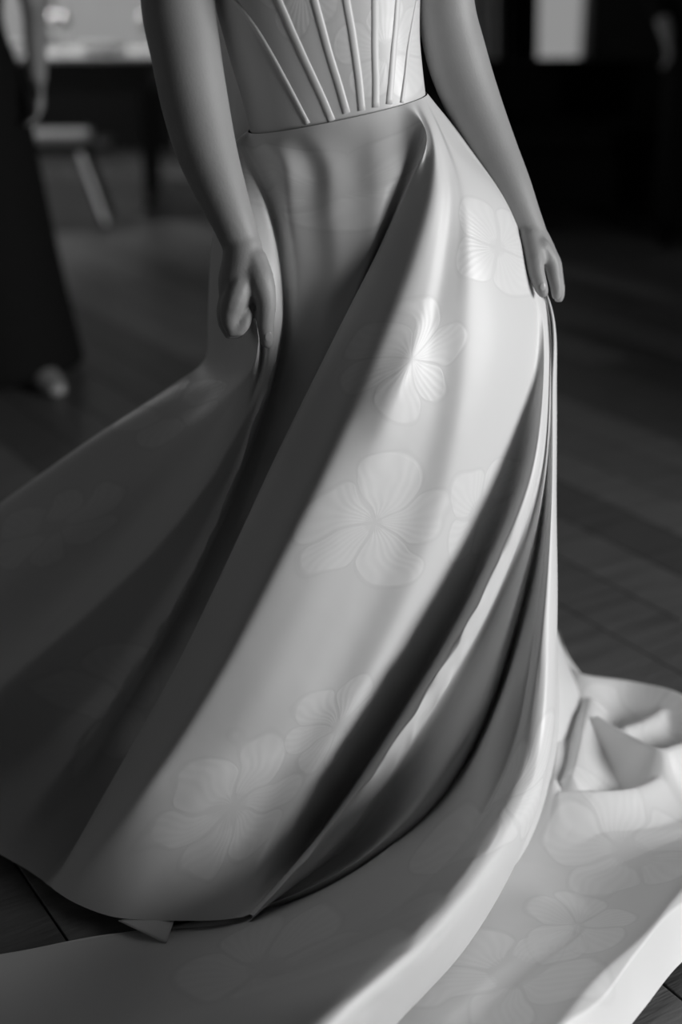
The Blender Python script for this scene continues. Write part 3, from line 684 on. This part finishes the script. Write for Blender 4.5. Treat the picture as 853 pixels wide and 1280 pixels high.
# where on the cloth each woven flower sits
q = G - np.array(CP); dz = q @ np.array(FW); PX = 426.5 + FPX * q[..., 0] / dz; PY = 640 - FPX * (q @ np.array(UP)) / dz
names = [l[0] for l in LINES]; Ui = dict(zip(names, U))
def flower_uv(px, py, a, b_):
    """pattern coordinate of the cloth between fold lines a and b_"""
    ok = (wgt >= Ui[a]) & (wgt <= Ui[b_]); e = (PX - px) ** 2 + (PY - py) ** 2; e[~ok] = 1e9
    i, j = np.unravel_index(e.argmin(), e.shape); return UVP[i, j]
FLOW = []
for (px, py, a, b_, rd, tn, pt) in ((468, 655, 'ridge', 'rp2', .112, .5, 5), (515, 450, 'ridge', 'rp2', .09, 1.0, 6), (600, 640, 'subridge', 'rvalley', .09, .2, 4), (420, 910, 'ridge', 'rp2', .10, 2.0, 6),
        (622, 310, 'rp1', 'wall1', .07, 2.3, 4), (410, 240, 'fp1', 'valley', .075, 1.2, 4), (220, 515, 'sil', 'strip', .10, .3, 5), (70, 660, 'sil', 'strip', .11, 1.1, 6), (290, 1010, 'ridge', 'rp2', .14, .9, 6),
        (630, 1000, 'p2a', 'rope2', .11, .4, 5), (150, 880, 'lr', 'edge', .13, .4, 5), (330, 1210, 'crease', 'rope2', .1, .4, 5)):
    u_ = flower_uv(px, py, a, b_); FLOW.append((u_[0], u_[1], rd, tn, pt))
idx = np.arange(nu * NV).reshape(nu, NV)
nxt = np.roll(idx, -1, 0)
fc = np.stack([idx[:, :-1], idx[:, 1:], nxt[:, 1:], nxt[:, :-1]], 2).reshape(-1, 4)
me = bpy.data.meshes.new('gown_skirt')
me.vertices.add(nu * NV); me.vertices.foreach_set('co', G.reshape(-1)); me.loops.add(fc.size); me.loops.foreach_set('vertex_index', fc.reshape(-1))
me.polygons.add(len(fc)); me.polygons.foreach_set('loop_start', np.arange(0, fc.size, 4)); me.polygons.foreach_set('loop_total', np.full(len(fc), 4))
me.update(calc_edges=True); me.validate()
ul = me.uv_layers.new(name='pattern'); ul.data.foreach_set('uv', UVP.reshape(-1, 2)[fc.reshape(-1)].reshape(-1))
M_satin = satin('skirt_satin', FLOW)
skirt = link('gown_skirt', me, M_satin, bride)
skirt['label'] = 'full satin skirt with woven flowers, swept into diagonal folds'

# little corner of the hem facing turned out below the bright panel
bm = bmesh.new(); fa, fb, fc_, fd = PF(148, 1150, .02), PF(208, 1179, .014), PF(218, 1150, .02), PF(184, 1147, .022)
NF = 10; gr = []
for i in range(NF + 1):
    row = []
    for j in range(NF + 1):
        a, b_ = i / NF, j / NF
        v = fa * (1 - a) * (1 - b_) + fb * a * (1 - b_) + fc_ * a * b_ + fd * (1 - a) * b_
        row.append(bm.verts.new(v + Vector((0, -.003, .003)) * math.sin(math.pi * a) * (1 - b_ * .5)))
    gr.append(row)
for i in range(NF):
    for j in range(NF): bm.faces.new((gr[i][j], gr[i+1][j], gr[i+1][j+1], gr[i][j+1]))
hf = bmobj('hem_facing', bm, bpy.data.materials['boning_satin'], skirt, True); hf.modifiers.new('t', 'SOLIDIFY').thickness = .002

# ---- train: the cloth lying in soft crumples on the boards at the right
def train():
    # outline on the floor (pixels), and crumple ridges (pixel polyline, height m, half-width m)
    out = [(690, 800), (712, 850), (745, 866), (800, 872), (853, 890), (930, 930), (990, 1020), (985, 1110), (920, 1165), (853, 1214), (800, 1278), (720, 1370), (560, 1440), (380, 1430), (400, 1290), (510, 1150), (630, 1040), (665, 960), (672, 880)]
    op = np.array([PF(*o_)[:2] for o_ in out]); c = op.mean(0)
    op = np.vstack([op, op[:1]]); op = cr(np.c_[op, np.zeros(len(op))], 240)[:-1, :2]
    RID = [([(700, 800), (725, 875), (780, 876), (838, 893), (900, 925)], .05, .045), ([(846, 892), (815, 918), (780, 948)], .045, .035), ([(737, 900), (730, 935), (713, 1012)], .045, .04),
           ([(745, 930), (790, 956), (822, 974), (850, 962), (900, 940)], .06, .035), ([(697, 1026), (745, 1024), (796, 1012), (832, 990)], .04, .035),
           ([(920, 1085), (853, 1140), (806, 1196), (745, 1250), (690, 1320)], .05, .06), ([(680, 1140), (770, 1172), (850, 1110)], .014, .05), ([(560, 1290), (640, 1220), (720, 1180)], .02, .05),
           ([(760, 1060), (850, 1050), (930, 1040)], .015, .08), ([(690, 860), (695, 940), (690, 1010)], .06, .05)]
    def hgt(x, y):
        z = np.zeros_like(x)
        for pl, h, w_ in RID:
            p = np.array([PF(a, b_, h * .7)[:2] for a, b_ in pl]); p = cr(np.c_[p, np.zeros(len(p))], 40)[:, :2]
            dmin = np.full(x.shape, 9.0)
            for a, b_ in zip(p[:-1], p[1:]):
                ab = b_ - a; t_ = np.clip(((x - a[0]) * ab[0] + (y - a[1]) * ab[1]) / (ab @ ab), 0, 1)
                dmin = np.minimum(dmin, np.hypot(x - a[0] - t_ * ab[0], y - a[1] - t_ * ab[1]))
            z = np.maximum(z, h * np.exp(-(dmin / w_) ** 1.35)) + .25 * h * np.exp(-(dmin / (w_ * 1.8)) ** 2)
        return z
    NRr = 110; n = len(op); g = np.zeros((NRr + 1, n, 3))
    for j in range(NRr + 1):
        f = j / NRr; xy = c + (op - c) * f; z = hgt(xy[:, 0], xy[:, 1]); z = z * min(1, (1 - f) * 6 + .25) + .006 + .01 * (1 - f)
        g[j, :, :2] = xy; g[j, :, 2] = z
    idx = np.arange((NRr + 1) * n).reshape(NRr + 1, n); nx = np.roll(idx, -1, 1)
    fc = np.stack([idx[:-1], idx[1:], nx[1:], nx[:-1]], 2).reshape(-1, 4)
    me = bpy.data.meshes.new('gown_train'); me.from_pydata(g.reshape(-1, 3).tolist(), [], fc.tolist())
    ul = me.uv_layers.new(name='pattern'); ul.data.foreach_set('uv', g.reshape(-1, 3)[fc.reshape(-1), :2].reshape(-1))
    fl = []
    for (px, py, rd, tn) in ((780, 1085, .13, .3), (640, 1245, .12, 1.2), (800, 930, .1, .7), (720, 1180, .08, 2.)):
        q_ = PF(px, py); fl.append((q_.x, q_.y, rd, tn, 5))
    o = link('gown_train', me, satin('train_satin', fl), bride); o['label'] = 'crumpled satin train spread on the floorboards'
    return o
train()
